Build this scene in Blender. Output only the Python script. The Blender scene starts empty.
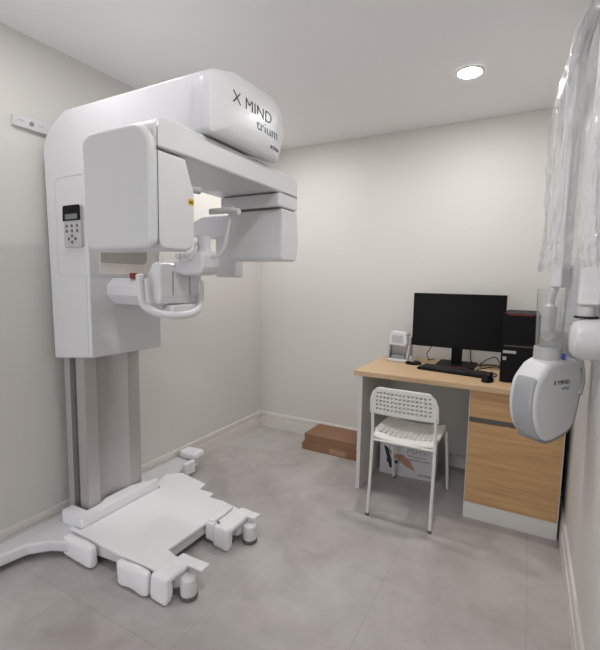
import bpy, bmesh, math, random
from mathutils import Vector, Matrix, noise
random.seed(7)
PI = math.pi
S = bpy.context.scene
COL = S.collection
W, H, YF = 2.2426, 2.3228, -4.3      # room width, height, wall behind the camera

# ------------------------------------------------------------------ materials
def mat(name, col, rough=.5, metal=0, spec=.5, coat=0, bump=None, emit=None, var=None):
    m = bpy.data.materials.new(name); m.use_nodes = True
    nt = m.node_tree; b = nt.nodes['Principled BSDF']
    b.inputs['Base Color'].default_value = (*col, 1)
    b.inputs['Roughness'].default_value = rough
    b.inputs['Metallic'].default_value = metal
    b.inputs['Specular IOR Level'].default_value = spec
    b.inputs['Coat Weight'].default_value = coat
    b.inputs['Coat Roughness'].default_value = .04
    if emit:
        b.inputs['Emission Color'].default_value = (*emit[0], 1)
        b.inputs['Emission Strength'].default_value = emit[1]
    tc = nt.nodes.new('ShaderNodeTexCoord')
    if bump:
        n = nt.nodes.new('ShaderNodeTexNoise'); n.inputs['Scale'].default_value = bump[0]
        n.inputs['Detail'].default_value = 4
        bp = nt.nodes.new('ShaderNodeBump'); bp.inputs['Strength'].default_value = bump[1]
        bp.inputs['Distance'].default_value = bump[2] if len(bump) > 2 else .002
        nt.links.new(tc.outputs['Object'], n.inputs['Vector'])
        nt.links.new(n.outputs['Fac'], bp.inputs['Height'])
        nt.links.new(bp.outputs['Normal'], b.inputs['Normal'])
    if var:
        n = nt.nodes.new('ShaderNodeTexNoise'); n.inputs['Scale'].default_value = var[0]
        n.inputs['Detail'].default_value = 5
        r = nt.nodes.new('ShaderNodeValToRGB')
        r.color_ramp.elements[0].position = .3; r.color_ramp.elements[1].position = .7
        r.color_ramp.elements[0].color = (*var[1], 1); r.color_ramp.elements[1].color = (*col, 1)
        nt.links.new(tc.outputs['Object'], n.inputs['Vector'])
        nt.links.new(n.outputs['Fac'], r.inputs['Fac'])
        nt.links.new(r.outputs['Color'], b.inputs['Base Color'])
    return m

def wood(name, c1, c2, axis=0):
    m = mat(name, c1, .45); nt = m.node_tree; b = nt.nodes['Principled BSDF']
    tc = nt.nodes.new('ShaderNodeTexCoord'); mp = nt.nodes.new('ShaderNodeMapping')
    sc = [38, 38, 38]; sc[axis] = 1.6; mp.inputs['Scale'].default_value = sc
    n = nt.nodes.new('ShaderNodeTexNoise'); n.inputs['Scale'].default_value = 2.2
    n.inputs['Detail'].default_value = 6; n.inputs['Distortion'].default_value = .5
    r = nt.nodes.new('ShaderNodeValToRGB')
    r.color_ramp.elements[0].position = .32; r.color_ramp.elements[1].position = .68
    r.color_ramp.elements[0].color = (*c2, 1); r.color_ramp.elements[1].color = (*c1, 1)
    nt.links.new(tc.outputs['Object'], mp.inputs['Vector']); nt.links.new(mp.outputs[0], n.inputs['Vector'])
    nt.links.new(n.outputs['Fac'], r.inputs['Fac']); nt.links.new(r.outputs['Color'], b.inputs['Base Color'])
    return m

def floor_mat():
    m = mat('grey_tile', (.3, .28, .27), .42, spec=.35); nt = m.node_tree; b = nt.nodes['Principled BSDF']
    tc = nt.nodes.new('ShaderNodeTexCoord')
    def N(scale, detail, dist=0):
        n = nt.nodes.new('ShaderNodeTexNoise'); n.inputs['Scale'].default_value = scale
        n.inputs['Detail'].default_value = detail; n.inputs['Distortion'].default_value = dist
        nt.links.new(tc.outputs['Object'], n.inputs['Vector']); return n
    n1 = N(1.7, 6, .4); n2 = N(7, 5, .8)
    r1 = nt.nodes.new('ShaderNodeValToRGB')
    r1.color_ramp.elements[0].position = .36; r1.color_ramp.elements[1].position = .64
    r1.color_ramp.elements[0].color = (.42, .388, .378, 1); r1.color_ramp.elements[1].color = (.535, .508, .497, 1)
    mx = nt.nodes.new('ShaderNodeMix'); mx.data_type = 'RGBA'; mx.blend_type = 'SOFT_LIGHT'
    mx.inputs[0].default_value = .42
    nt.links.new(n1.outputs['Fac'], r1.inputs['Fac'])
    nt.links.new(r1.outputs['Color'], mx.inputs[6]); nt.links.new(n2.outputs['Fac'], mx.inputs[7])
    br = nt.nodes.new('ShaderNodeTexBrick')
    br.offset = 0; br.offset_frequency = 2; br.squash = 1
    br.inputs['Scale'].default_value = 1; br.inputs['Brick Width'].default_value = .538
    br.inputs['Row Height'].default_value = .72; br.inputs['Mortar Size'].default_value = .0012
    br.inputs['Mortar Smooth'].default_value = .1
    br.inputs['Color1'].default_value = (1, 1, 1, 1); br.inputs['Color2'].default_value = (.97, .97, .97, 1)
    br.inputs['Mortar'].default_value = (.76, .75, .74, 1)
    mp = nt.nodes.new('ShaderNodeMapping')
    mp.inputs['Location'].default_value = (-1.549 + .538 * 5, 1.355 + .72 * 10 - 0, 0)
    nt.links.new(tc.outputs['Object'], mp.inputs['Vector']); nt.links.new(mp.outputs[0], br.inputs['Vector'])
    m2 = nt.nodes.new('ShaderNodeMix'); m2.data_type = 'RGBA'; m2.blend_type = 'MULTIPLY'; m2.inputs[0].default_value = 1
    nt.links.new(mx.outputs[2], m2.inputs[6]); nt.links.new(br.outputs['Color'], m2.inputs[7])
    nt.links.new(m2.outputs[2], b.inputs['Base Color'])
    return m

M_wall = mat('cream_wall_paint', (.69, .673, .643), .6, spec=.25, bump=(160, .05, .001))
M_ceil = mat('white_ceiling_paint', (.88, .875, .88), .8, spec=.2)
M_base = mat('baseboard_paint', (.74, .71, .67), .45)
M_floor = floor_mat()
M_white = mat('glossy_white_plastic', (.70, .70, .725), .36, coat=.4)
M_white2 = mat('satin_white_plastic', (.66, .66, .67), .38)
M_cream = mat('cream_plastic', (.80, .76, .69), .4)
M_taupe = mat('taupe_shadow', (.42, .39, .36), .4)
M_grey = mat('light_grey_plastic', (.50, .50, .51), .35)
M_seam = mat('seam_dark', (.12, .12, .12), .6)
M_dark = mat('black_plastic', (.005, .005, .006), .5, spec=.15)
M_black = mat('matt_black', (.006, .006, .007), .5)
M_screen = mat('monitor_glass', (.002, .002, .003), .35, spec=.12)
M_lcd = mat('lcd_green_grey', (.17, .20, .18), .25)
M_red = mat('red_plastic', (.22, .008, .01), .4)
M_redline = mat('red_accent', (.35, .02, .02), .4)
M_yellow = mat('yellow_label', (.75, .52, .04), .5)
M_alu = mat('brushed_aluminium', (.50, .48, .47), .4, .4, bump=(90, .04, .001))
M_alu2 = mat('shaded_aluminium', (.35, .335, .32), .38, .6)
M_foam = mat('white_packing_foam', (.86, .86, .885), .8, spec=.2, bump=(55, .5, .004))
M_oak = wood('oak_laminate', (.62, .385, .185), (.49, .285, .125), 0)
M_oak_top = wood('oak_laminate_top', (.66, .47, .29), (.56, .38, .22), 0)
M_lam = mat('white_laminate', (.72, .71, .69), .5)
M_panel = mat('grey_laminate', (.52, .51, .48), .55)
M_card = mat('brown_cardboard', (.30, .165, .095), .75, var=(3, (.26, .14, .08)))
M_tape = mat('brown_tape', (.42, .25, .16), .35)
M_chair = mat('white_chair_plastic', (.80, .79, .76), .38)
M_chairm = mat('white_chair_paint', (.78, .77, .74), .4)
M_print = mat('printed_white_card', (.66, .65, .68), .5)
M_inkg = mat('ink_grey', (.25, .25, .27), .5)
M_ink = mat('ink_black', (.02, .02, .025), .5)
M_inkb = mat('ink_navy', (.03, .05, .16), .5)
M_teal = mat('ink_steel_blue', (.10, .22, .34), .5)
M_skin = mat('ink_skin', (.45, .25, .18), .6)
M_silver = mat('silver_plastic', (.42, .42, .44), .3, .3)
M_ring = mat('grey_rubber_ring', (.27, .28, .30), .4)
M_panelg = mat('pearl_grey_panel', (.44, .45, .475), .35, .2)
M_blue = mat('blue_plastic', (.02, .06, .5), .4)
M_sticker = mat('grey_sticker', (.45, .45, .45), .5)
M_lamp = None

def clear_mat(name, tint, gloss, milk, bump=None, holes=False):
    m = bpy.data.materials.new(name); m.use_nodes = True; nt = m.node_tree
    for n in list(nt.nodes): nt.nodes.remove(n)
    out = nt.nodes.new('ShaderNodeOutputMaterial')
    tr = nt.nodes.new('ShaderNodeBsdfTransparent'); tr.inputs[0].default_value = (*tint, 1)
    gl = nt.nodes.new('ShaderNodeBsdfGlossy'); gl.inputs['Roughness'].default_value = .16 if bump else .05
    df = nt.nodes.new('ShaderNodeBsdfDiffuse'); df.inputs[0].default_value = (.85, .85, .87, 1)
    lw = nt.nodes.new('ShaderNodeLayerWeight'); lw.inputs['Blend'].default_value = gloss
    m1 = nt.nodes.new('ShaderNodeMixShader'); m2 = nt.nodes.new('ShaderNodeMixShader')
    m1.inputs[0].default_value = milk
    nt.links.new(tr.outputs[0], m1.inputs[1]); nt.links.new(df.outputs[0], m1.inputs[2])
    pw = nt.nodes.new('ShaderNodeMath'); pw.operation = 'MULTIPLY'; pw.inputs[1].default_value = .75
    nt.links.new(lw.outputs['Facing'], pw.inputs[0]); nt.links.new(pw.outputs[0], m2.inputs[0])
    nt.links.new(m1.outputs[0], m2.inputs[1]); nt.links.new(gl.outputs[0], m2.inputs[2])
    nt.links.new(m2.outputs[0], out.inputs[0])
    if bump:
        tc = nt.nodes.new('ShaderNodeTexCoord'); n = nt.nodes.new('ShaderNodeTexNoise')
        mp = nt.nodes.new('ShaderNodeMapping'); mp.inputs['Scale'].default_value = (1, 1, .5)
        n.inputs['Scale'].default_value = bump[0]; n.inputs['Detail'].default_value = 3
        n.inputs['Distortion'].default_value = 1.5
        vo = nt.nodes.new('ShaderNodeTexVoronoi'); vo.inputs['Scale'].default_value = bump[0] * .55
        ad = nt.nodes.new('ShaderNodeMath'); ad.operation = 'ADD'
        wp_ = nt.nodes.new('ShaderNodeVectorMath'); wp_.operation = 'MULTIPLY_ADD'; wp_.inputs[1].default_value = (.12, .12, .12)
        bp = nt.nodes.new('ShaderNodeBump'); bp.inputs['Strength'].default_value = bump[1]; bp.inputs['Distance'].default_value = .02
        nt.links.new(tc.outputs['Object'], mp.inputs[0]); nt.links.new(mp.outputs[0], n.inputs['Vector'])
        nt.links.new(n.outputs['Color'], wp_.inputs[0]); nt.links.new(mp.outputs[0], wp_.inputs[2])
        nt.links.new(wp_.outputs[0], vo.inputs['Vector'])
        nt.links.new(vo.outputs['Distance'], ad.inputs[0]); nt.links.new(n.outputs['Fac'], ad.inputs[1])
        nt.links.new(ad.outputs[0], bp.inputs['Height'])
        for s in (gl, lw): nt.links.new(bp.outputs['Normal'], s.inputs['Normal'])
    return m
M_clear = clear_mat('clear_acrylic', (.985, .985, .985), .2, .04)
M_arm = mat('bright_white_plastic', (.88, .88, .90), .35)
M_film = clear_mat('crinkled_clear_film', (.985, .985, .99), .28, .22, bump=(22, .6))

# ------------------------------------------------------------------ helpers
def wloc(o):
    v = Vector((0, 0, 0))
    while o: v += o.location; o = o.parent
    return v
def finish(name, me, m, parent=None, local=False, kind=None, label=None, smooth=True, wn=True):
    """one mesh object; coordinates are world ones unless local"""
    if parent and not local: me.transform(Matrix.Translation(-wloc(parent)))
    o = bpy.data.objects.new(name, me); COL.objects.link(o)
    if m: me.materials.append(m)
    if parent: o.parent = parent
    if smooth:
        for p in me.polygons: p.use_smooth = True
        me.set_sharp_from_angle(angle=math.radians(33))
        if wn:
            w = o.modifiers.new('wn', 'WEIGHTED_NORMAL'); w.keep_sharp = True; w.weight = 70
    if kind: o['kind'] = kind
    if label: o['label'] = label
    return o
def origin_base(o):
    me = o.data; xs = [v.co for v in me.vertices]
    c = Vector(((min(v.x for v in xs) + max(v.x for v in xs)) / 2, (min(v.y for v in xs) + max(v.y for v in xs)) / 2, min(v.z for v in xs)))
    me.transform(Matrix.Translation(-c)); o.location = c
def tag(o, label, cat, group=None, base=True):
    o['label'] = label; o['category'] = cat
    if group: o['group'] = group
    if base and o.type == 'MESH': origin_base(o)
    return o
def thing(name, label, cat, loc, rz=0, group=None):
    o = bpy.data.objects.new(name, None); COL.objects.link(o); o.location = loc; o.rotation_euler = (0, 0, rz)
    o.empty_display_size = .05
    o['label'] = label; o['category'] = cat
    if group: o['group'] = group
    return o
def to_mesh(bm, name='m'):
    bmesh.ops.recalc_face_normals(bm, faces=bm.faces)
    me = bpy.data.meshes.new(name); bm.to_mesh(me); bm.free(); return me
def bev(bm, w, seg=3, edges=None, ang=25):
    if w <= 0: return
    if edges is None:
        edges = [e for e in bm.edges if len(e.link_faces) == 2 and e.calc_face_angle(0) > math.radians(ang)]
    bmesh.ops.bevel(bm, geom=edges, offset=w, segments=seg, affect='EDGES', profile=.5, clamp_overlap=True)
def box_bm(x0, x1, y0, y1, z0, z1, b=0, seg=3, bm=None):
    t = bmesh.new()
    bmesh.ops.create_cube(t, size=1)
    for v in t.verts:
        v.co = Vector(((x0 + x1) / 2 + v.co.x * (x1 - x0), (y0 + y1) / 2 + v.co.y * (y1 - y0), (z0 + z1) / 2 + v.co.z * (z1 - z0)))
    bev(t, b, seg)
    return join(bm, t)
def join(bm, t):
    if bm is None: return t
    me = bpy.data.meshes.new('t'); t.to_mesh(me); t.free(); bm.from_mesh(me); bpy.data.meshes.remove(me); return bm
def rbox(name, c, m, parent=None, b=.004, seg=3, **k):
    return finish(name, to_mesh(box_bm(*c, b=b, seg=seg)), m, parent, **k)
def round_poly(pts, rads, n=6):
    """2-D polygon with rounded corners"""
    out = []; N = len(pts)
    if not hasattr(rads, '__len__'): rads = [rads] * N
    for i, p in enumerate(pts):
        r = rads[i]; P = Vector(p); A = Vector(pts[i - 1]); B = Vector(pts[(i + 1) % N])
        if r <= 0: out.append(tuple(P)); continue
        a = (A - P).normalized(); b = (B - P).normalized(); th = a.angle(b) / 2
        d = min(r / math.tan(th), (A - P).length * .49, (B - P).length * .49); r2 = d * math.tan(th)
        c = P + (a + b).normalized() * (r2 / math.sin(th))
        s = P + a * d - c; e = P + b * d - c
        a0 = math.atan2(s.y, s.x); a1 = math.atan2(e.y, e.x); da = (a1 - a0 + PI) % (2 * PI) - PI
        for k in range(n + 1):
            t = a0 + da * k / n; out.append((c.x + r2 * math.cos(t), c.y + r2 * math.sin(t)))
    return out
def prism_bm(pts, axis, a, b, bw=0, seg=3, bm=None):
    """extrude a 2-D outline along an axis; 'x' takes (y,z), 'y' takes (x,z), 'z' takes (x,y)"""
    f = {'x': lambda u, v, w: (w, u, v), 'y': lambda u, v, w: (u, w, v), 'z': lambda u, v, w: (u, v, w)}[axis]
    t = bmesh.new()
    va = [t.verts.new(f(u, v, a)) for u, v in pts]; vb = [t.verts.new(f(u, v, b)) for u, v in pts]
    fa = t.faces.new(va); fb = t.faces.new(vb)
    n = len(pts)
    for i in range(n): t.faces.new((va[i], va[(i + 1) % n], vb[(i + 1) % n], vb[i]))
    bmesh.ops.recalc_face_normals(t, faces=t.faces)
    if bw > 0:
        es = list(set(list(fa.edges) + list(fb.edges)))
        bmesh.ops.bevel(t, geom=es, offset=bw, segments=seg, affect='EDGES', profile=.5, clamp_overlap=True)
    return join(bm, t)
def prism(name, pts, axis, a, b, m, parent=None, bw=.004, seg=3, **k):
    return finish(name, to_mesh(prism_bm(pts, axis, a, b, bw, seg)), m, parent, **k)
def smooth_path(pts, n=6):
    P = [Vector(p) for p in pts]; out = []
    for i in range(len(P) - 1):
        p0 = P[max(i - 1, 0)]; p1 = P[i]; p2 = P[i + 1]; p3 = P[min(i + 2, len(P) - 1)]
        for k in range(n):
            t = k / n
            out.append(.5 * ((2 * p1) + (p2 - p0) * t + (2 * p0 - 5 * p1 + 4 * p2 - p3) * t * t + (3 * p1 - p0 - 3 * p2 + p3) * t ** 3))
    out.append(P[-1]); return out
def tube_bm(pts, r, n=12, smooth=6, bm=None, caps=True, sx=1):
    P = smooth_path(pts, smooth) if smooth else [Vector(p) for p in pts]
    t = bmesh.new(); rings = []; N = len(P); up = None
    for i, p in enumerate(P):
        d = (P[min(i + 1, N - 1)] - P[max(i - 1, 0)]).normalized()
        if up is None: up = Vector((0, 0, 1)) if abs(d.z) < .9 else Vector((1, 0, 0))
        s = d.cross(up).normalized(); up = s.cross(d).normalized()
        rr = r(i / (N - 1)) if callable(r) else r
        rings.append([t.verts.new(p + (s * math.cos(2 * PI * k / n) * sx + up * math.sin(2 * PI * k / n)) * rr) for k in range(n)])
    for a, b in zip(rings, rings[1:]):
        for k in range(n): t.faces.new((a[k], a[(k + 1) % n], b[(k + 1) % n], b[k]))
    if caps: t.faces.new(rings[0]); t.faces.new(rings[-1])
    return join(bm, t)
def tube(name, pts, r, m, parent=None, n=12, smooth=6, sx=1, **k):
    return finish(name, to_mesh(tube_bm(pts, r, n, smooth, sx=sx)), m, parent, wn=False, **k)
def lathe_bm(prof, c, axis='z', n=32, bm=None, caps=True):
    """prof: (radius, height) pairs"""
    t = bmesh.new(); rings = []
    for r, h in prof:
        ring = []
        for k in range(n):
            a = 2 * PI * k / n; u, v = r * math.cos(a), r * math.sin(a)
            co = {'z': (u, v, h), 'x': (h, u, v), 'y': (u, h, v)}[axis]
            ring.append(t.verts.new(Vector(c) + Vector(co)))
        rings.append(ring)
    for a, b in zip(rings, rings[1:]):
        for k in range(n): t.faces.new((a[k], a[(k + 1) % n], b[(k + 1) % n], b[k]))
    if caps and prof[0][0] > 1e-6: t.faces.new(rings[0])
    if caps and prof[-1][0] > 1e-6: t.faces.new(rings[-1])
    bmesh.ops.remove_doubles(t, verts=t.verts, dist=1e-6)
    return join(bm, t)
def lathe(name, prof, c, m, parent=None, axis='z', n=32, caps=True, **k):
    return finish(name, to_mesh(lathe_bm(prof, c, axis, n, caps=caps)), m, parent, **k)
def text(name, s, origin, right, up, width, height, m, parent, warp=None, bold=0, label=None, local=False, depth=.0008):
    cu = bpy.data.curves.new('t', 'FONT'); cu.body = s; cu.offset = bold; cu.extrude = 0
    o = bpy.data.objects.new('t', cu); COL.objects.link(o)
    dg = bpy.context.evaluated_depsgraph_get(); me = bpy.data.meshes.new_from_object(o.evaluated_get(dg))
    bpy.data.objects.remove(o)
    xs = [v.co.x for v in me.vertices]; ys = [v.co.y for v in me.vertices]
    x0, x1, y0, y1 = min(xs), max(xs), min(ys), max(ys)
    R, U = Vector(right).normalized(), Vector(up).normalized(); Nn = R.cross(U)
    for v in me.vertices:
        p = Vector(origin) + R * ((v.co.x - x0) / (x1 - x0) * width) + U * ((v.co.y - y0) / (y1 - y0) * height)
        v.co = warp(p) if warp else p
    bm = bmesh.new(); bm.from_mesh(me); bpy.data.meshes.remove(me)
    r = bmesh.ops.extrude_face_region(bm, geom=bm.faces[:])
    for e in r['geom']:
        if isinstance(e, bmesh.types.BMVert): e.co += Nn * depth
    return finish(name, to_mesh(bm), m, parent, local=local, smooth=False, label=label)
def struct(o): o['kind'] = 'structure'; return o
def lump(x0, x1, y0, y1, z0, z1, r=.02, amp=.006, seed=0, cuts=9, tilt=None, bm=None):
    """a soft, slightly rumpled padded block"""
    t = bmesh.new(); bmesh.ops.create_cube(t, size=1)
    bmesh.ops.subdivide_edges(t, edges=t.edges[:], cuts=cuts, use_grid_fill=True)
    hx, hy, hz = (x1 - x0) / 2, (y1 - y0) / 2, (z1 - z0) / 2; c = Vector(((x0 + x1) / 2, (y0 + y1) / 2, (z0 + z1) / 2))
    for v in t.verts:
        p = Vector((v.co.x * 2 * hx, v.co.y * 2 * hy, v.co.z * 2 * hz))
        q = Vector((max(-hx + r, min(hx - r, p.x)), max(-hy + r, min(hy - r, p.y)), max(-hz + r, min(hz - r, p.z))))
        d = p - q
        if d.length > 1e-9: p = q + d.normalized() * min(r, d.length if d.length < r else r)
        n = noise.noise_vector((p + c) * 14 + Vector((seed, seed, 0))) * amp + noise.noise_vector((p + c) * 38 + Vector((seed, 3, 0))) * amp * .4
        v.co = p + n
        if v.co.z < -hz + .001: v.co.z = -hz + .001
    if tilt: bmesh.ops.rotate(t, verts=t.verts, cent=(0, 0, 0), matrix=Matrix.Rotation(tilt[1], 3, tilt[0]))
    for v in t.verts: v.co += c
    return join(bm, t)

# ------------------------------------------------------------------ the room
T = .1
struct(rbox('floor', (-T, W + T, YF - T, T, -T, 0), M_floor, b=0))
struct(rbox('ceiling', (-T, W + T, YF - T, T, H, H + T), M_ceil, b=0))
struct(rbox('wall_left', (-T, 0, YF - T, T, 0, H), M_wall, b=0))
struct(rbox('wall_right', (W, W + T, YF - T, T, 0, H), M_wall, b=0))
struct(rbox('wall_back', (0, W, 0, T, 0, H), M_wall, b=0))
bm = box_bm(0, .25, YF - T, YF, 0, H); box_bm(1.25, W, YF - T, YF, 0, H, bm=bm); box_bm(.25, 1.25, YF - T, YF, 2.05, H, bm=bm)  # opening behind the camera is made up for the fill light
struct(finish('wall_front', to_mesh(bm), M_wall))
BH = .13
def skirting(name, axis, a, b, side):
    # moulded profile: thick board, shallow groove, thinner upper lip
    t = .017; s = (lambda d: d) if side == 0 else ((lambda d: W - d) if side == 1 else (lambda d: -d))
    pr = [(0, 0), (t, 0), (t, BH - .046), (t - .008, BH - .043), (t - .008, BH - .037), (t - .003, BH - .034), (t - .003, BH - .008), (t - .008, BH), (0, BH)]
    return struct(prism(name, [(s(d), z) for d, z in pr], axis, a, b, M_base, bw=0))
skirting('baseboard_left', 'y', YF, -1.755, 0)
skirting('baseboard_left', 'y', -1.47, 0, 0)
skirting('baseboard_right', 'y', YF, 0, 1)
skirting('baseboard_back', 'x', .017, W - .017, 2)

# ------------------------------------------------------------------ downlights
def downlight(x, y, label, power):
    t = thing('recessed_downlight', label, 'ceiling light', (x, y, H))
    t.location.z = H
    lathe('trim_ring', [(.056, -.001), (.068, -.001), (.068, -.005), (.056, -.008), (.056, -.001)], (x, y, H), M_white2, t, caps=False)
    lathe('diffuser', [(.056, -.001), (.0558, -.0065), (.040, -.009), (.0, -.0095)], (x, y, H), mat('lamp_diffuser', (.9, .9, .9), .5, emit=((1, .985, .972), power * 1.28)), t)
    return t
downlight(1.684, -.677, 'round white recessed ceiling downlight glowing above the desk', 150)
downlight(.49, -.70, 'round recessed ceiling downlight behind the x-ray machine arm near the back left corner', 160)
downlight(1.684, -2.08, 'round recessed ceiling downlight over the near right of the room', 138)
downlight(.52, -2.08, 'round recessed ceiling downlight over the near left of the room', 62)
ld = bpy.data.lights.new('unseen_fill_light', 'AREA'); ld.shape = 'RECTANGLE'; ld.size = .95; ld.size_y = 2.0  # added soft fill from behind the camera, an invented source out of view
ld.energy = 13; ld.color = (.97, .98, 1)
lo = bpy.data.objects.new('unseen_fill_light', ld); COL.objects.link(lo); lo.location = (.75, YF - .02, 1.02)
lo.rotation_euler = (PI / 2, 0, 0)

# ------------------------------------------------------------------ panoramic x-ray machine
XR = thing('panoramic_xray_machine', 'large white panoramic dental x-ray machine on a castered base beside the left wall', 'x-ray machine', (.3, -1.63, 0))
base_out = [(.025, -2.42), (.12, -2.42), (.118, -2.16), (.14, -2.05), (.20, -1.985), (.29, -1.94), (.42, -1.90), (.60, -1.88), (.85, -1.88), (.88, -1.84),
            (.86, -1.80), (.80, -1.785), (.706, -1.765), (.712, -1.50), (.80, -1.495), (.86, -1.47), (.87, -1.40), (.84, -1.365),
            (.72, -1.345), (.58, -1.34), (.45, -1.315), (.32, -1.285), (.22, -1.245), (.175, -1.16), (.165, -1.05), (.155, -.97), (.12, -.94), (.04, -.94), (.022, -.98), (.02, -1.3), (.02, -2.0)]
prism('base_frame', round_poly(base_out, .02, 3), 'z', .035, .088, M_white, XR, bw=.012)
for x, y in ((.896, -1.845), (.896, -1.425), (.085, -2.38), (.085, -.985)):
    far = y > -1.2 or y < -2.2
    z1 = .035 if far else .088
    c = lathe('caster', [(0, .019), (.033, .019), (.034, .03), (.034, z1 - .016), (.029, z1 - .004), (.018, z1), (0, z1)], (x, y, 0), M_white, XR, n=24)
    lathe('wheel', [(0, .0), (.031, .0), (.0355, .004), (.0355, .017), (.033, .0195), (0, .0195)], (x, y, 0), M_seam, c, n=24)
# column
colp = [(.136, -1.79), (.20, -1.79), (.203, -1.73)] + [(.203 - .042 * math.sin(PI * k / 8) ** .8, -1.73 + .18 * k / 8) for k in range(1, 8)] + [(.203, -1.55), (.19, -1.466), (.06, -1.466), (.06, -1.755), (.136, -1.755)]
prism('column', colp, 'z', .088, 1.0, M_alu, XR, bw=0)
rbox('column_rail', (.060, .100, -1.800, -1.7555, .088, 1.0), M_alu, XR, b=.002)
rbox('column_groove', (.1005, .1355, -1.775, -1.7555, .088, 1.0), M_seam, XR, b=0)
# carriage with lower cover
prism('carriage', round_poly([(.062, .885), (.335, .912), (.335, 1.775), (1.0, 1.785), (1.0, 1.985), (.20, 1.985), (.035, 1.90)], [.01, .01, .09, 0, 0, .10, .14], 8), 'y', -1.845, -1.44, M_white, XR, bw=.016, seg=4)
YS = -1.8452
def seam(pts, name='panel_seam'): return tube(name, pts, .0011, M_grey, XR, n=6, smooth=0)
arcp = lambda x, z, r, a0, a1: [(x + r * math.cos(math.radians(a0 + (a1 - a0) * i / 6)), YS, z + r * math.sin(math.radians(a0 + (a1 - a0) * i / 6))) for i in range(7)]
seam([(.32, YS, 1.705)] + arcp(.150, 1.675, .03, 90, 180) + arcp(.150, 1.303, .03, 180, 270) + [(.32, YS, 1.273)])
seam([(.318, YS, .93), (.318, YS, 1.273)])
seam([(.3355, -1.825, 1.273), (.3355, -1.44, 1.273)])
seam([(.3355, -1.485, 1.275), (.3355, -1.485, 1.60)])
prism('front_panel', [(-1.79, 1.285), (-1.475, 1.285), (-1.475, 1.60), (-1.79, 1.60)], 'x', .325, .3375, M_cream, XR, bw=.002)
prism('shadow_panel', round_poly([(-1.788, 1.335), (-1.53, 1.335), (-1.53, 1.50), (-1.788, 1.50)], [0, .03, 0, 0], 6), 'x', .33, .342, M_taupe, XR, bw=.003)  # taupe slab paints in the tube head's shadow on the carriage front
# end cover of the arm
capo = round_poly([(-1.868, 1.768), (-1.425, 1.768), (-1.372, 1.90), (-1.40, 2.035), (-1.72, 2.020), (-1.868, 1.975)], [.02, .02, .05, .11, .05, .05], 8)
cc = Vector((-1.63, 1.89))
def gauge(y, z):
    s = 0; p = Vector((y, z)) - cc; n = len(capo)
    for i in range(n):
        a = Vector(capo[i]); b = Vector(capo[(i + 1) % n]); e = b - a
        if e.length < 1e-5: continue
        nn = Vector((e.y, -e.x)).normalized()
        s = max(s, p.dot(nn) / (a - cc).dot(nn))
    return s
def cap_x(y, z): return 1.028 + .026 * (1 - min(gauge(y, z), 1) ** 5) - .07 * max(0, z - 1.93)
bm = bmesh.new(); rings = []
prof = [(.96, .96), (.985, .985), (.994, 1.0), (1.012, 1.0)]
for x, s in prof: rings.append([bm.verts.new((x, cc.x + (u - cc.x) * s, cc.y + (v - cc.y) * s)) for u, v in capo])
for s in (.985, .955, .91, .84, .74, .6, .4, .2):
    rings.append([bm.verts.new((cap_x(cc.x + (u - cc.x) * s, cc.y + (v - cc.y) * s), cc.x + (u - cc.x) * s, cc.y + (v - cc.y) * s)) for u, v in capo])
for a, b in zip(rings, rings[1:]):
    for k in range(len(capo)): bm.faces.new((a[k], a[(k + 1) % len(capo)], b[(k + 1) % len(capo)], b[k]))
bm.faces.new(rings[0]); bm.faces.new(rings[-1])
cap = finish('end_cover', to_mesh(bm), M_white, XR, wn=False)
wp = lambda p: Vector((cap_x(p.y, p.z) + .0012, p.y, p.z))
text('lettering', 'X MIND', (1.05, -1.768, 1.897), (0, 1, 0), (0, 0, 1), .25, .040, M_ink, cap, wp, bold=-.016, label='thin black lettering')
text('lettering', 'trium', (1.05, -1.622, 1.850), (0, 1, 0), (0, 0, 1), .155, .034, M_teal, cap, wp, bold=-.016, label='thin blue lettering')
text('lettering', 'ACTEON', (1.05, -1.52, 1.806), (0, 1, 0), (0, 0, 1), .075, .013, M_ink, cap, wp, label='small black maker lettering')
# rotating gantry
gp = round_poly([(-2.075, 1.665), (-2.075, 1.765), (-1.19, 1.760), (-1.19, 1.668), (-1.94, 1.668)], [0, .10, .085, 0, 0], 8)
prism('gantry_beam', gp, 'x', .648, 1.0, M_white, XR, bw=.010)
lathe('gantry_hub', [(.0, 1.75), (.15, 1.75), (.15, 1.775), (0, 1.775)], (.83, -1.63, 0), M_seam, XR)
def head(name, y0, y1, z0, z1, x0, x1, m, rr, bw, **k):
    return prism(name, round_poly([(x0, z0), (x1, z0), (x1, z1), (x0, z1)], rr, 6), 'y', y0, y1, m, XR, bw=bw, seg=5, **k)
tubep = round_poly([(-2.075, 1.355), (-1.905, 1.362), (-1.905, 1.56), (-1.945, 1.661), (-2.075, 1.661)], [.045, .045, .06, 0, 0], 6)
tubeh = prism('tube_head', tubep, 'x', .66, 1.0, M_white, XR, bw=.012)
head('tube_head_cover', -2.10, -2.068, 1.360, 1.738, .684, 1.004, M_white2, [.045, .03, .08, .05], .020)
sm = lambda pts: tube('panel_seam', pts, .0012, M_seam, XR, n=6, smooth=0)
sm([(1.0, -2.0675, 1.375), (1.0, -2.0675, 1.725)])
sm([(1.0, -2.066, 1.6635), (1.0, -1.948, 1.6635)])
sm([(1.0, -1.327, 1.6655), (1.0, -1.192, 1.6655)])
prism('warning_label', [(-1.938, 1.515), (-1.912, 1.515), (-1.912, 1.536), (-1.938, 1.536)], 'x', 1.0, 1.0012, M_yellow, tubeh, bw=0, smooth=False)
text('label_print', 'XRAY', (1.0012, -1.935, 1.520), (0, 1, 0), (0, 0, 1), .020, .010, M_ink, tubeh)
tube('side_knob', [(.97, -1.91, 1.575), (.985, -1.865, 1.575)], .012, M_grey, XR, smooth=0)
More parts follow.
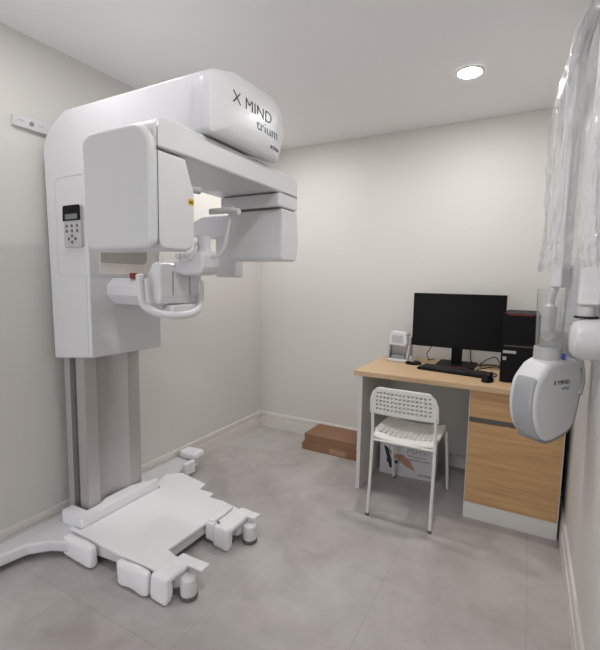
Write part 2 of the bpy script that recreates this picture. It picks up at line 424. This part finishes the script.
# sensor side
prism('sensor_mount', round_poly([(.668, 1.604), (1.0, 1.604), (1.0, 1.664), (.668, 1.664)], [.01, .01, 0, 0], 4), 'y', -1.365, -1.19, M_white, XR, bw=.008)
rbox('sensor_gap', (.70, .985, -1.34, -1.20, 1.599, 1.605), M_seam, XR, b=0)
sen = prism('sensor_housing', round_poly([(-1.335, 1.362), (-1.19, 1.362), (-1.172, 1.46), (-1.19, 1.60), (-1.335, 1.60)], [.02, .03, .05, .01, .01], 5), 'x', .69, 1.0, M_white, XR, bw=.015)
rbox('sensor_window', (.735, .955, -1.3362, -1.333, 1.385, 1.535), M_white, sen, b=.002)
prism('sensor_arm', round_poly([(.36, 1.50), (.66, 1.485), (.66, 1.605), (.44, 1.605), (.36, 1.575)], .015, 4), 'y', -1.24, -1.10, M_white, XR, bw=.012)
rbox('secondary_sensor', (.485, .625, -1.19, -1.11, 1.283, 1.50), M_white, XR, b=.014)
# patient positioner
prism('support_bar', [(-1.758, 1.232), (-1.725, 1.268), (-1.60, 1.268), (-1.56, 1.228), (-1.56, 1.172), (-1.60, 1.15), (-1.72, 1.15), (-1.758, 1.192)], 'x', .33, .645, M_white, XR, bw=.003, smooth=False)
kb = lathe('emergency_button', [(0, 1.266), (.018, 1.266), (.018, 1.286), (.015, 1.291), (0, 1.291)], (.475, -1.725, 0), M_red, XR, n=20)
pb = prism('positioner_body', round_poly([(.575, 1.165), (.69, 1.155), (.70, 1.20), (.70, 1.335), (.655, 1.335), (.625, 1.29)], [.02, .02, .02, .015, .03, .03], 5), 'y', -1.785, -1.535, M_white, XR, bw=.012)
for y in (-1.715, -1.615): rbox('groove', (.699, .7012, y - .002, y + .002, 1.20, 1.30), M_seam, pb, b=0)
rbox('body_front_plate', (.695, .703, -1.76, -1.545, 1.165, 1.185), M_white2, pb, b=.003)
prism('chin_support', round_poly([(.61, 1.30), (.70, 1.292), (.745, 1.283), (.835, 1.288), (.852, 1.32), (.848, 1.382), (.745, 1.385), (.715, 1.345), (.61, 1.345)], [.015, 0, .02, .03, .03, .02, .03, .02, .015], 5), 'y', -1.70, -1.585, M_white, XR, bw=.022, seg=5)
tube('chin_clamp', [(.735, -1.705, 1.375), (.76, -1.712, 1.35), (.79, -1.708, 1.352), (.80, -1.69, 1.385), (.78, -1.66, 1.42)], .0065, M_white2, XR, n=10)
lathe('clamp_knob', [(0, -1.722), (.012, -1.722), (.012, -1.70), (0, -1.70)], (.728, 0, 1.362), M_white2, XR, axis='y', n=16)
lathe('chin_rest', [(0, 1.38), (.034, 1.38), (.026, 1.40), (.028, 1.45), (0, 1.45)], (.80, -1.635, 0), M_white, XR, n=20)
tube('temple_support', [(.84, -1.64, 1.362), (.89, -1.64, 1.372), (.915, -1.64, 1.41), (.93, -1.64, 1.48), (.948, -1.64, 1.545), (.955, -1.64, 1.56)], .0085, M_white2, XR, n=10)
tube('temple_crossbar', [(.845, -1.645, 1.545), (.93, -1.645, 1.545), (.99, -1.645, 1.537)], lambda t: .0125, M_white2, XR, n=12)
tube('handle', [(.64, -1.835, 1.285), (.648, -1.837, 1.23), (.66, -1.835, 1.165), (.70, -1.80, 1.130), (.74, -1.735, 1.118), (.75, -1.66, 1.123), (.725, -1.585, 1.145), (.705, -1.553, 1.20), (.70, -1.548, 1.262)],
     lambda t: .0165 if .02 < t < .985 else .012, M_white, XR, n=14)
prism('handle_bracket', [(-1.74, 1.16), (-1.64, 1.16), (-1.62, 1.118), (-1.76, 1.118)], 'x', .66, .735, M_white2, XR, bw=.006)
# keypad on the side of the carriage
kp = prism('control_keypad', round_poly([(.193, 1.398), (.313, 1.398), (.310, 1.578), (.196, 1.578)], .008, 3), 'y', -1.860, -1.844, M_grey, XR, bw=.003)
prism('display_bezel', round_poly([(.191, 1.512), (.314, 1.512), (.312, 1.578), (.194, 1.578)], [0, 0, .01, .01], 3), 'y', -1.8625, -1.8598, M_dark, kp, bw=.001)
rbox('display', (.213, .295, -1.8640, -1.8624, 1.518, 1.540), M_lcd, kp, b=0)
for bx, bz in [(.207 + .036 * i, 1.49 - .022 * j) for j in range(2) for i in range(3)] + [(.243, 1.446), (.220, 1.434), (.266, 1.434), (.243, 1.420)]:
    lathe('button', [(0, -1.8625), (.0065, -1.8625), (.0065, -1.86), (0, -1.86)], (bx + .01, 0, bz), M_seam, kp, axis='y', n=12)

# ------------------------------------------------------------------ packing foam on the base
def foam(bm, label): return tag(finish('packing_foam', to_mesh(bm), M_foam), label, 'foam')
# main sheet over the base
sh = round_poly([(.20, -1.895), (.60, -1.905), (.77, -1.90), (.80, -1.80), (.715, -1.775), (.722, -1.49), (.79, -1.50), (.79, -1.36), (.66, -1.338), (.57, -1.345), (.565, -1.30), (.47, -1.305), (.455, -1.24), (.24, -1.205), (.17, -1.27), (.22, -1.395), (.262, -1.395), (.262, -1.875), (.20, -1.875)], .008, 2)
bm = prism_bm(sh, 'z', .0885, .103, .004, 2)
foam(bm, 'large flat white foam sheet laid over the middle of the machine base')
cu = round_poly([(.10, -1.868), (.258, -1.868), (.258, -1.40), (.225, -1.40), (.225, -1.455), (.208, -1.455), (.208, -1.545), (.180, -1.60), (.180, -1.68), (.208, -1.735), (.208, -1.808), (.10, -1.808)], .012, 3)
bm = prism_bm(cu, 'z', .0895, .148, .010, 3)
for v in bm.verts:
    if v.co.z > .12 and v.co.x > .2: v.co.z += .022 * math.exp(-((v.co.y + 1.60) / .09) ** 2)
foam(bm, 'thick white foam collar around the foot of the aluminium column')
foam(lump(.225, .43, -1.950, -1.908, .006, .105, .02, .005, 1), 'white foam pad on the base edge, nearest the column on the front side')
foam(lump(.585, .765, -1.945, -1.908, .004, .108, .018, .006, 5), 'white foam pad on the base edge, just left of the wrapped front foot')
bm = lump(.775, .862, -1.935, -1.893, .003, .112, .014, .006, 9)
lump(.775, .868, -1.92, -1.80, .0895, .116, .012, .006, 11, bm=bm)
lump(.80, .945, -1.825, -1.775, .108, .116, .0035, .004, 12, bm=bm)
foam(bm, 'rumpled white foam wrap on the front foot with a flap over its wheel')
bm = lump(.775, .862, -1.555, -1.512, .004, .112, .014, .006, 14)
lump(.79, .87, -1.54, -1.40, .0895, .120, .012, .006, 16, bm=bm)
lump(.80, .915, -1.41, -1.36, .108, .118, .004, .004, 17, bm=bm)
foam(bm, 'rumpled white foam wrap on the right foot pointing into the room')
bm = lump(.715, .765, -1.545, -1.508, .02, .108, .010, .005, 18)
lump(.715, .760, -1.53, -1.38, .104, .122, .008, .005, 19, bm=bm)
foam(bm, 'small white foam piece beside the wrap of the right foot')
foam(lump(.03, .175, -1.03, -.925, .0895, .135, .018, .007, 21), 'white foam cap on the tip of the rear base leg by the baseboard')
foam(lump(.168, .195, -1.13, -1.04, .03, .115, .010, .004, 22), 'small white foam pad wrapped round the rear base leg')

# ------------------------------------------------------------------ wall plate
wpz = thing('wall_rail', 'white slotted mounting strip fixed high on the left wall behind the machine', 'wall fitting', (0, -1.85, 1.945))
prism('rail_body', round_poly([(-1.955, 1.918), (-1.70, 1.918), (-1.70, 1.968), (-1.955, 1.968)], .010, 4), 'x', 0, .018, M_white2, wpz, bw=.003)
for y in (-1.92, -1.835): prism('slot', round_poly([(y - .013, 1.943), (y + .013, 1.943), (y + .013, 1.950), (y - .013, 1.950)], .003, 3), 'x', .0175, .0188, M_grey, wpz, bw=0)
lathe('round_button', [(.0, .018), (.010, .018), (.010, .021), (0, .021)], (0, -1.877, 1.944), M_ring, wpz, axis='x', n=16)

# ------------------------------------------------------------------ cardboard boxes in the corner
c = thing('cardboard_box', 'flat brown cardboard box on the floor beneath another by the desk', 'box', (.82, -.16, 0))
rbox('box_body', (.57, 1.12, -.285, -.035, 0, .056), M_card, c, b=.003)
rbox('tape', (.80, .93, -.2862, -.2848, .010, .047), M_tape, c, b=0, label='paler strip of tape')
c = thing('cardboard_box', 'flat brown cardboard box lying on top of the lower box by the desk', 'box', (.82, -.16, .0565))
rbox('box_body', (.585, 1.125, -.275, -.022, .0565, .116), M_card, c, b=.003)
rbox('box_lid', (.583, 1.127, -.277, -.020, .110, .121), M_card, c, b=.002)

# ------------------------------------------------------------------ desk
DY, DT = -.655, -.71
D = thing('desk', 'oak-topped desk with white side and oak drawer cabinet against the back wall', 'desk', (1.69, -.33, 0))
rbox('tabletop', (1.133, 2.222, DT, -.02, .722, .75), M_oak_top, D, b=.0015)
rbox('side_panel', (1.146, 1.170, DY, -.03, 0, .722), M_lam, D, b=.001)
rbox('modesty_panel', (1.170, 1.772, -.10, -.08, .12, .722), M_panel, D, b=.001)
rbox('cabinet_carcass', (1.772, 2.215, DY + .018, -.03, 0, .722), M_lam, D, b=.001)
dr = rbox('drawer', (1.776, 2.211, DY, DY + .017, .565, .719), M_oak, D, b=.001)
rbox('finger_rail', (1.776, 2.211, DY + .012, DY + .017, .538, .565), M_seam, dr, b=0)
rbox('door', (1.776, 2.211, DY, DY + .017, .092, .537), M_oak, D, b=.001)
rbox('plinth', (1.772, 2.215, DY, DY + .017, 0, .09), M_lam, D, b=.001)
rbox('edge_strip', (1.7725, 1.7755, DY, DY + .017, .09, .721), M_lam, D, b=0)
rbox('edge_strip', (2.2115, 2.215, DY, DY + .017, .09, .721), M_lam, D, b=0)

# ------------------------------------------------------------------ monitor, keyboard, mouse, computer
Z = .75
t = thing('monitor', 'wide black computer monitor switched off on the desk', 'monitor', (1.63, -.20, Z))
mb = rbox('screen_housing', (1.355, 1.903, -.245, -.212, .864, 1.207), M_dark, t, b=.003)
rbox('screen', (1.361, 1.897, -.2462, -.2448, .882, 1.201), M_screen, mb, b=0)
rbox('rear_bulge', (1.48, 1.77, -.213, -.185, .93, 1.12), M_dark, mb, b=.01)
rbox('stand_neck', (1.60, 1.665, -.205, -.185, .762, .96), M_dark, t, b=.004)
rbox('stand_base', (1.52, 1.75, -.30, -.09, Z, Z + .013), M_dark, t, b=.004)
rbox('accent_line', (1.56, 1.71, -.3012, -.2995, Z + .004, Z + .009), M_redline, t, b=0, label='thin red line')

kx, ky, kr = 1.655, -.425, math.radians(-9)
t = thing('keyboard', 'black full-size keyboard on the desk in front of the monitor', 'keyboard', (kx, ky, Z), kr)
prism('keyboard_base', round_poly([(-.205, -.07), (.205, -.07), (.205, .065), (-.205, .065)], .012, 4), 'z', 0, .013, M_dark, t, bw=.004, local=True)
bm = None
for j in range(6):
    n = 21; y = -.055 + j * .022
    for i in range(n):
        if i in (15, 19) and j in (0, 5): continue
        if j == 0 and 4 <= i <= 8:
            if i == 4: bm = box_bm(-.195 + 4 * .0188, -.195 + 9 * .0188 - .002, y - .0095, y + .0095, .013, .019, .0015, 1, bm)
            continue
        x = -.195 + i * .0188; bm = box_bm(x, x + .0166, y - .0095, y + .0095, .013, .019, .0015, 1, bm)
finish('keycaps', to_mesh(bm), M_black, t, local=True, kind='stuff')
t = thing('mouse', 'black computer mouse on the desk beside the computer tower', 'mouse', (1.848, -.575, Z), math.radians(-10))
bm = bmesh.new(); bmesh.ops.create_uvsphere(bm, u_segments=24, v_segments=14, radius=1)
for v in bm.verts:
    v.co = Vector((v.co.x * .030, v.co.y * .052, max(0, v.co.z) * (.034 - .004 * v.co.y)))
finish('mouse_body', to_mesh(bm), M_dark, t, local=True, wn=False)
finish('scroll_wheel', to_mesh(lathe_bm([(0, -.003), (.008, -.003), (.008, .003), (0, .003)], (0, .022, .026), 'x', 14)), M_seam, t, local=True)

t = thing('computer_tower', 'black desktop computer tower standing on the right end of the desk', 'computer', (1.99, -.35, Z))
tb = rbox('tower_case', (1.905, 2.075, -.545, -.13, Z + .006, 1.118), M_dark, t, b=.004)
rbox('front_bezel', (1.903, 2.077, -.556, -.5445, Z + .004, 1.120), M_dark, t, b=.004)
for i, z in enumerate((.995, 1.045, 1.09)): rbox('drive_bay', (1.918, 2.062, -.5570, -.5555, z - .022, z + .020), M_dark, t, b=.001)
bm = None
for i in range(12): bm = box_bm(1.918 + i * .012, 1.925 + i * .012, -.5572, -.5555, .945, .953, 0, bm=bm)
finish('vent_slots', to_mesh(bm), M_seam, t)
rbox('accent_line', (1.925, 2.045, -.5575, -.5555, 1.112, 1.1155), M_redline, t, b=0, label='thin red line')
rbox('sticker', (1.913, 1.975, -.5572, -.5555, .909, .924), M_sticker, t, b=0)
rbox('sticker', (1.913, 1.930, -.5572, -.5555, .872, .890), M_sticker, t, b=0)
for x in (1.925, 2.055):
    for y in (-.52, -.16): lathe('foot', [(0, 0), (.012, 0), (.012, .006), (0, .006)], (x, y, Z), M_seam, t, n=12)

# plate scanner
t = thing('imaging_plate_scanner', 'small grey and white imaging plate scanner at the left end of the desk', 'scanner', (1.282, -.24, Z))
prism('scanner_base', round_poly([(1.200, -.315), (1.352, -.315), (1.345, -.17), (1.207, -.17)], .022, 4), 'z', Z, Z + .020, M_white2, t, bw=.006)
sb = prism('scanner_shell', round_poly([(-.245, Z + .02), (-.175, Z + .02), (-.185, .900), (-.215, .940), (-.262, .925)], [.004, .01, .03, .02, .02], 5), 'x', 1.220, 1.335, M_silver, t, bw=.012)
for x0, x1 in ((1.208, 1.222), (1.332, 1.350)):
    prism('side_rib', round_poly([(-.308, Z + .02), (-.175, Z + .02), (-.190, .90), (-.235, .925)], [.01, .01, .03, .02], 4), 'x', x0, x1, M_silver, t, bw=.005)
rbox('cavity', (1.230, 1.326, -.2475, -.2445, Z + .030, .835), M_seam, t, b=0)
prism('imaging_tray', round_poly([(1.225, Z + .020), (1.330, Z + .020), (1.318, Z + .042), (1.237, Z + .042)], .006, 3), 'y', -.292, -.248, M_ring, t, bw=.003)
fp = prism('front_bezel', round_poly([(1.207, .860), (1.338, .852), (1.330, .948), (1.222, .952)], .020, 5), 'y', -.300, -.235, M_white, t, bw=.010)
rbox('touch_screen', (1.235, 1.312, -.3015, -.2998, .878, .926), M_panelg, fp, b=.001)
t = thing('card_dish', 'small round black dish with a clear holder beside the plate scanner', 'dish', (1.385, -.305, Z))
lathe('dish', [(0, 0), (.050, 0), (.052, .008), (.040, .016), (0, .014)], (1.385, -.305, Z), M_dark, t)
prism('clear_holder', [(1.355, Z + .014), (1.39, Z + .014), (1.378, Z + .05), (1.362, Z + .05)], 'y', -.32, -.29, M_silver, t, bw=.003)

# cables
def cable(pts, label, r=.0028): return tag(tube('cable', pts, r, M_dark, n=8, smooth=6), label, 'cable')
cable([(1.475, -.20, .885), (1.468, -.19, .85), (1.44, -.17, .80), (1.452, -.16, .765), (1.44, -.12, .7535), (1.47, -.05, .7535)], 'thin black cable hanging behind the left half of the monitor')
cable([(1.712, -.20, .885), (1.712, -.18, .84), (1.715, -.17, .79), (1.735, -.15, .7555), (1.80, -.10, .7535), (1.86, -.07, .7535)], 'thin black cable hanging down right of the monitor stand')
cable([(1.855, -.52, .765), (1.875, -.44, .754), (1.872, -.36, .7535), (1.77, -.31, .7535), (1.80, -.22, .754), (1.86, -.20, .765), (1.885, -.13, .7535), (1.87, -.06, .7535)], 'thin black mouse cable looping between keyboard and tower')
cable([(1.78, -.20, .7535), (1.765, -.10, .754), (1.80, -.05, .78), (1.85, -.04, .80), (1.885, -.05, .7535)], 'short black cable arching up beside the tower')

# ------------------------------------------------------------------ printed carton under the desk
br = math.radians(4)
t = thing('product_carton', 'white printed scanner carton standing on the floor under the desk', 'box', (1.378, -.268, 0), br)
c0 = finish('carton_body', to_mesh(box_bm(-.18, .18, -.08, .08, 0, .225, .002, 2)), M_print, t, local=True)
def flat(name, pts, m, lab=None):
    return finish(name, to_mesh(prism_bm(pts, 'y', -.0815, -.0799, 0)), m, c0, local=True, smooth=False, label=lab)
flat('printed_picture', [(-.155, .195), (-.128, .18), (-.085, .05), (-.112, .045)], M_ink, 'dark printed frame')
flat('printed_picture', [(-.128, .18), (-.075, .12), (-.07, .105), (-.115, .155)], M_ink, 'dark printed frame')
flat('printed_picture', [(-.135, .105), (-.06, .10), (-.06, .08), (-.13, .08)], M_inkb, 'navy printed tray')
flat('printed_picture', [(-.09, .14), (-.03, .15), (.02, .11), (.055, .05), (.0, .07), (-.05, .10)], M_skin, 'printed hand')
K = dict(local=True)
text('lettering', 'PSPIX²', (.0, -.0801, .165), (1, 0, 0), (0, 0, 1), .145, .028, M_inkg, c0, local=True, bold=-.01)
text('lettering', 'The first personal', (.0, -.0801, .137), (1, 0, 0), (0, 0, 1), .115, .014, M_ink, c0, local=True)
text('lettering', 'imaging plate scanner', (.0, -.0801, .116), (1, 0, 0), (0, 0, 1), .15, .014, M_ink, c0, local=True)
text('lettering', 'ACTEON', (.075, -.0801, .022), (1, 0, 0), (0, 0, 1), .085, .015, M_ink, c0, local=True, bold=.01)

# ------------------------------------------------------------------ chair
t = thing('perforated_chair', 'white perforated plastic chair on thin metal legs pushed under the desk', 'chair', (1.48, -.66, 0))
CX, CY = 1.48, -.66
def sheet(nu, nv, mu, mv, f, thick, name, shear=.0, hole=.33):
    """perforated sheet; f maps u,v in 0..1 to 3-D, with slots inside the border cells"""
    bm = bmesh.new(); V = {}
    def vert(u, v):
        k = (round(u, 5), round(v, 5))
        if k not in V: V[k] = bm.verts.new(f(u, v))
        return V[k]
    us = [0, mu * .35, mu * .7, mu] + [mu + (1 - 2 * mu) * i / nu for i in range(1, nu)] + [1 - mu, 1 - mu * .7, 1 - mu * .35, 1]
    vs = [0, mv * .35, mv * .7, mv] + [mv + (1 - 2 * mv) * i / nv for i in range(1, nv)] + [1 - mv, 1 - mv * .7, 1 - mv * .35, 1]
    for i in range(len(us) - 1):
        for j in range(len(vs) - 1):
            a, b, c, d = us[i], us[i + 1], vs[j], vs[j + 1]
            q = [vert(a, c), vert(b, c), vert(b, d), vert(a, d)]
            if 3 <= i < 3 + nu and 3 <= j < 3 + nv:
                mx, my = (a + b) / 2, (c + d) / 2; hu, hv = (b - a) * hole, (d - c) * hole
                s = shear if (i + j) % 2 else shear
                inn = [bm.verts.new(f(mx + du * hu + dv * s * hu, my + dv * hv)) for du, dv in ((-1, -1), (1, -1), (1, 1), (-1, 1))]
                for k in range(4): bm.faces.new((q[k], q[(k + 1) % 4], inn[(k + 1) % 4], inn[k]))
            else: bm.faces.new(q)
    o = finish(name, to_mesh(bm), M_chair, t, wn=False)
    s = o.modifiers.new('solid', 'SOLIDIFY'); s.thickness = thick; s.offset = 0
    return o
def f_back(u, v):
    hw = .179; a = 2 * u - 1
    top = max(0, (v - .45) / .55); shr = 1 - .10 * top ** 3
    z = .574 + .150 * v
    # rounded top corners
    z -= .034 * max(0, (abs(a) - .78) / .22) ** 2 * v + .004 * a * a
    y = -.885 - .018 * v + .030 * (a * a) * .9 - .028
    return Vector((CX + a * hw * shr, y + .01, z))
sheet(14, 5, .085, .13, f_back, .011, 'backrest', .5, .26)
def f_seat(u, v):
    a = 2 * u - 1; hw = .175 - .006 * v; y = -.868 + .375 * v
    z = .448 - .012 * (1 - a * a) + .008 * a * a - .020 * max(0, (v - .85) / .15) ** 2
    z += .020 * max(0, (.12 - v) / .12) ** 2 * -1
    cr = .012 * (abs(a) ** 6) * (1 if v > .9 or v < .1 else 0)
    return Vector((CX + a * (hw - cr), y, z))
sheet(11, 9, .08, .09, f_seat, .010, 'seat', .45)
R_ = .0088
for s in (-1, 1):
    x = CX + s * .166
    tube('leg', [(x + s * .001, -.908, .0), (x, -.885, .22), (x, -.870, .42), (x, -.875, .52), (x - s * .001, -.880, .555), (x - s * .003, -.886, .605)], R_, M_chairm, t)
    tube('leg', [(x + s * .003, -.392, 0), (x, -.45, .22), (x - s * .004, -.498, .405)], R_, M_chairm, t)
    tube('seat_rail', [(x - s * .012, -.868, .424), (x - s * .014, -.70, .420), (x - s * .012, -.51, .420)], .007, M_chairm, t)
    for y in (-.908, -.392): lathe('foot_cap', [(0, 0), (.0105, 0), (.0105, .014), (0, .014)], (x + s * .001, y, 0), M_seam, t, n=14)
tube('front_rail', [(CX - .158, -.505, .413), (CX + .158, -.505, .413)], .007, M_chairm, t, smooth=0)
tube('rear_rail', [(CX - .162, -.868, .418), (CX + .162, -.868, .418)], .007, M_chairm, t, smooth=0)

# ------------------------------------------------------------------ wall-mounted intraoral x-ray unit
U = thing('intraoral_xray_unit', 'white folding-arm dental x-ray unit hung on the right wall', 'x-ray unit', (W, -1.24, 1.07))
def bar(name, cx, cy, hx, hy, z0, z1, rz, b=.008):
    bm = box_bm(-hx, hx, -hy, hy, z0, z1, b)
    bmesh.ops.rotate(bm, verts=bm.verts, cent=(0, 0, 0), matrix=Matrix.Rotation(rz, 3, 'Z'))
    bmesh.ops.translate(bm, verts=bm.verts, vec=(cx, cy, 0))
    return finish(name, to_mesh(bm), M_arm, U)
bar('forearm', 2.118, -1.11, .020, .036, 1.262, 2.10, math.radians(-28))
bar('upper_arm', 2.196, -1.285, .031, .034, 1.205, 2.20, 0)
tube('elbow_link', [(2.118, -1.11, 2.08), (2.13, -1.15, 2.17), (2.17, -1.22, 2.21), (2.196, -1.28, 2.17)], .032, M_white2, U, n=16)
rbox('wall_plate', (W - .014, W - .0008, -1.345, -1.02, 1.10, 1.36), M_white2, U, b=.004)
bar('wall_bracket', 2.182, -1.04, .045, .03, 1.12, 1.35, 0, .006)
lathe('pivot_stem', [(0, 1.165), (.026, 1.165), (.026, 1.20), (.018, 1.206), (0, 1.206)], (2.192, -1.285, 0), M_white2, U)
lathe('pivot_gasket', [(0, 1.160), (.036, 1.160), (.036, 1.167), (0, 1.167)], (2.192, -1.29, 0), M_black, U)
lathe('shoulder_housing', [(0, -.098), (.045, -.094), (.063, -.080), (.070, -.055), (.070, -.001), (0, -.001)], (W, -1.31, 1.09), M_white, U, axis='x', n=40)
tube('elbow_knuckle', [(2.105, -1.11, 1.262), (2.095, -1.12, 1.22), (2.09, -1.13, 1.15), (2.088, -1.135, 1.09)], lambda q: .012 + .012 * (q > .45), M_white2, U, n=16)
tube('yoke', [(2.088, -1.135, 1.08), (2.12, -1.10, 1.075), (2.165, -1.09, 1.03), (2.195, -1.10, .93), (2.19, -1.13, .86)], lambda q: .027 + .006 * math.sin(q * PI), M_white2, U, n=16)
# tube head, local frame: u recedes along the lettered face, w is that face's normal
phi = math.radians(52)
uv = Vector((math.cos(phi), math.sin(phi), 0)); wv = Vector((math.sin(phi), -math.cos(phi), 0)); zv = Vector((0, 0, 1))
O = Vector((2.077, -1.312, .86))
def hp(u, z, w): return O + uv * u + zv * z + wv * w
def hprism(name, pts, w0, w1, m, parent, bw, seg=4, **k):
    bm = bmesh.new()
    a = [bm.verts.new(hp(u, z, w0)) for u, z in pts]; b = [bm.verts.new(hp(u, z, w1)) for u, z in pts]
    fa = bm.faces.new(a); fb = bm.faces.new(b); n = len(pts)
    for i in range(n): bm.faces.new((a[i], a[(i + 1) % n], b[(i + 1) % n], b[i]))
    bmesh.ops.recalc_face_normals(bm, faces=bm.faces)
    if bw: bmesh.ops.bevel(bm, geom=list(set(list(fa.edges) + list(fb.edges))), offset=bw, segments=seg, affect='EDGES', profile=.5, clamp_overlap=True)
    return finish(name, to_mesh(bm), m, parent, **k)
arc = [(.095 + .135 * math.cos(a), .005 + .165 * math.sin(a)) for a in [math.radians(d) for d in range(118, 300, 10)]]
body = [tuple(p.to_2d()) for p in smooth_path([(x, y, 0) for x, y in [(.03, .122), (-.022, .06), (-.034, -.03), (-.01, -.115), (.045, -.162), (.11, -.160), (.19, -.126), (.222, -.04), (.228, .05), (.214, .118), (.16, .143), (.085, .142), (.03, .122)]], 5)][:-1]
def off(a, b, k):   # a band that follows the outline
    n = len(body); c = Vector((.095, -.01)); o = [c + (Vector(body[i % n]) - c) * k for i in range(a, b)]
    i_ = [c + (Vector(body[i % n]) - c) * .86 for i in reversed(range(a, b))]
    return [tuple(p) for p in o + i_]
hd = hprism('tube_head', round_poly(body, 0), -.112, 0, M_white, U, .022, 5)
hprism('grey_rim', off(18, 44, 1.06), -.100, -.010, M_ring, hd, .004, 2, label='grey rim around the head')
hprism('pearl_panel', off(4, 20, 1.035), -.090, -.008, M_panelg, hd, .010, 3, label='pearl grey oval panel')
text('lettering', 'X MIND', hp(.060, .050, .0005), uv, zv, .088, .0155, M_ink, hd, bold=-.004)
text('lettering', 'unity', hp(.108, .026, .0005), uv, zv, .040, .0145, M_teal, hd, bold=-.004)
cxy = hp(.095, 0, -.056)
lathe('neck', [(0, .95), (.055, .95), (.054, .972), (.050, .99), (.048, .995), (0, .995)], (cxy.x, cxy.y, 0), M_white, U, n=32)
lathe('cone_collar', [(.0, .994), (.0475, .994), (.0475, 1.038), (.046, 1.042), (.040, 1.042), (.040, 1.01), (0, 1.01)], (cxy.x, cxy.y, 0), M_grey, U, n=32, label='grey collar')
lathe('cone', [(.0435, 1.018), (.0500, 1.258), (.0485, 1.258), (.0420, 1.018), (.0435, 1.018)], (cxy.x, cxy.y, 0), M_clear, U, n=40, caps=False, label='clear acrylic cone')
rbox('blue_clip', (cxy.x + .047, cxy.x + .056, cxy.y - .02, cxy.y - .008, 1.0, 1.022), M_blue, U, b=.001, label='small blue clip')
# hanging film cover, a top-level thing of its own
bm = bmesh.new(); rings = []; NA, NZ = 84, 74
for j in range(NZ + 1):
    q = j / NZ; z = 1.325 + .965 * q
    # footprint narrows towards the top
    tt = max(0, (z - 1.84) / .38)
    x0 = 2.045 + .10 * min(1, tt) ** 1.5; x1 = 2.236
    y0 = -1.385 + .02 * tt; y1 = -1.055 - .12 * min(1, tt) ** 1.3
    fl = max(0, 1 - q / .13)
    cx_, cy_ = (x0 + x1) / 2, (y0 + y1) / 2; ax, ay = (x1 - x0) / 2, (y1 - y0) / 2
    ring = []
    for k in range(NA):
        a = 2 * PI * k / NA
        cs, sn = math.cos(a), math.sin(a)
        ex = abs(cs) ** .62 * (1 if cs > 0 else -1); ey = abs(sn) ** .62 * (1 if sn > 0 else -1)
        f = noise.noise(Vector((cs * 3.2, sn * 3.2, z * 1.3))) * .13 + noise.noise(Vector((cs * 9, sn * 9, z * 3 + 5))) * .10 + noise.noise(Vector((cs * 8, sn * 8, z * 14))) * .07 + noise.noise(Vector((cs * 9, sn * 9, z * 30))) * (.03 + .16 * fl)
        r = 1 + f + .10 * fl - .04
        x = min(x1 + .0035, cx_ + ax * ex * r); y = cy_ + ay * ey * r
        ring.append(bm.verts.new((x, y, z + (.02 * noise.noise(Vector((cs * 4, sn * 4, 1))) if j < 3 else 0))))
    rings.append(ring)
for a, b in zip(rings, rings[1:]):
    for k in range(NA): bm.faces.new((a[k], a[(k + 1) % NA], b[(k + 1) % NA], b[k]))
bm.faces.new(rings[-1])
fo = finish('plastic_film_cover', to_mesh(bm), M_film, smooth=False)
tag(fo, 'crinkled clear plastic film draped over the folded arms on the right wall', 'plastic cover')

# ------------------------------------------------------------------ camera and view
cam = bpy.data.cameras.new('camera'); co = bpy.data.objects.new('camera', cam); COL.objects.link(co)
cx, cy, cz, yaw, pit, rol, fpx = 2.0181, -3.0166, 1.2677, .4978, .1034, .0182, 420.4161
F = Vector((-math.sin(yaw) * math.cos(pit), math.cos(yaw) * math.cos(pit), -math.sin(pit)))
R = Vector((math.cos(yaw), math.sin(yaw), 0)); Uv = R.cross(F)
R2 = R * math.cos(rol) + Uv * math.sin(rol); U2 = -R * math.sin(rol) + Uv * math.cos(rol)
m = Matrix((R2, U2, -F)).transposed().to_4x4(); m.translation = (cx, cy, cz)
co.matrix_world = m
cam.sensor_fit = 'HORIZONTAL'; cam.sensor_width = 36; cam.lens = fpx * 36 / 600; cam.clip_start = .02
S.camera = co
w = bpy.data.worlds.new('world'); S.world = w; w.use_nodes = True
w.node_tree.nodes['Background'].inputs[0].default_value = (.8, .85, .9, 1); w.node_tree.nodes['Background'].inputs[1].default_value = .3
S.view_settings.view_transform = 'Standard'; S.view_settings.look = 'None'
S.view_settings.exposure = .34; S.view_settings.gamma = 1; S.view_settings.use_curve_mapping = False
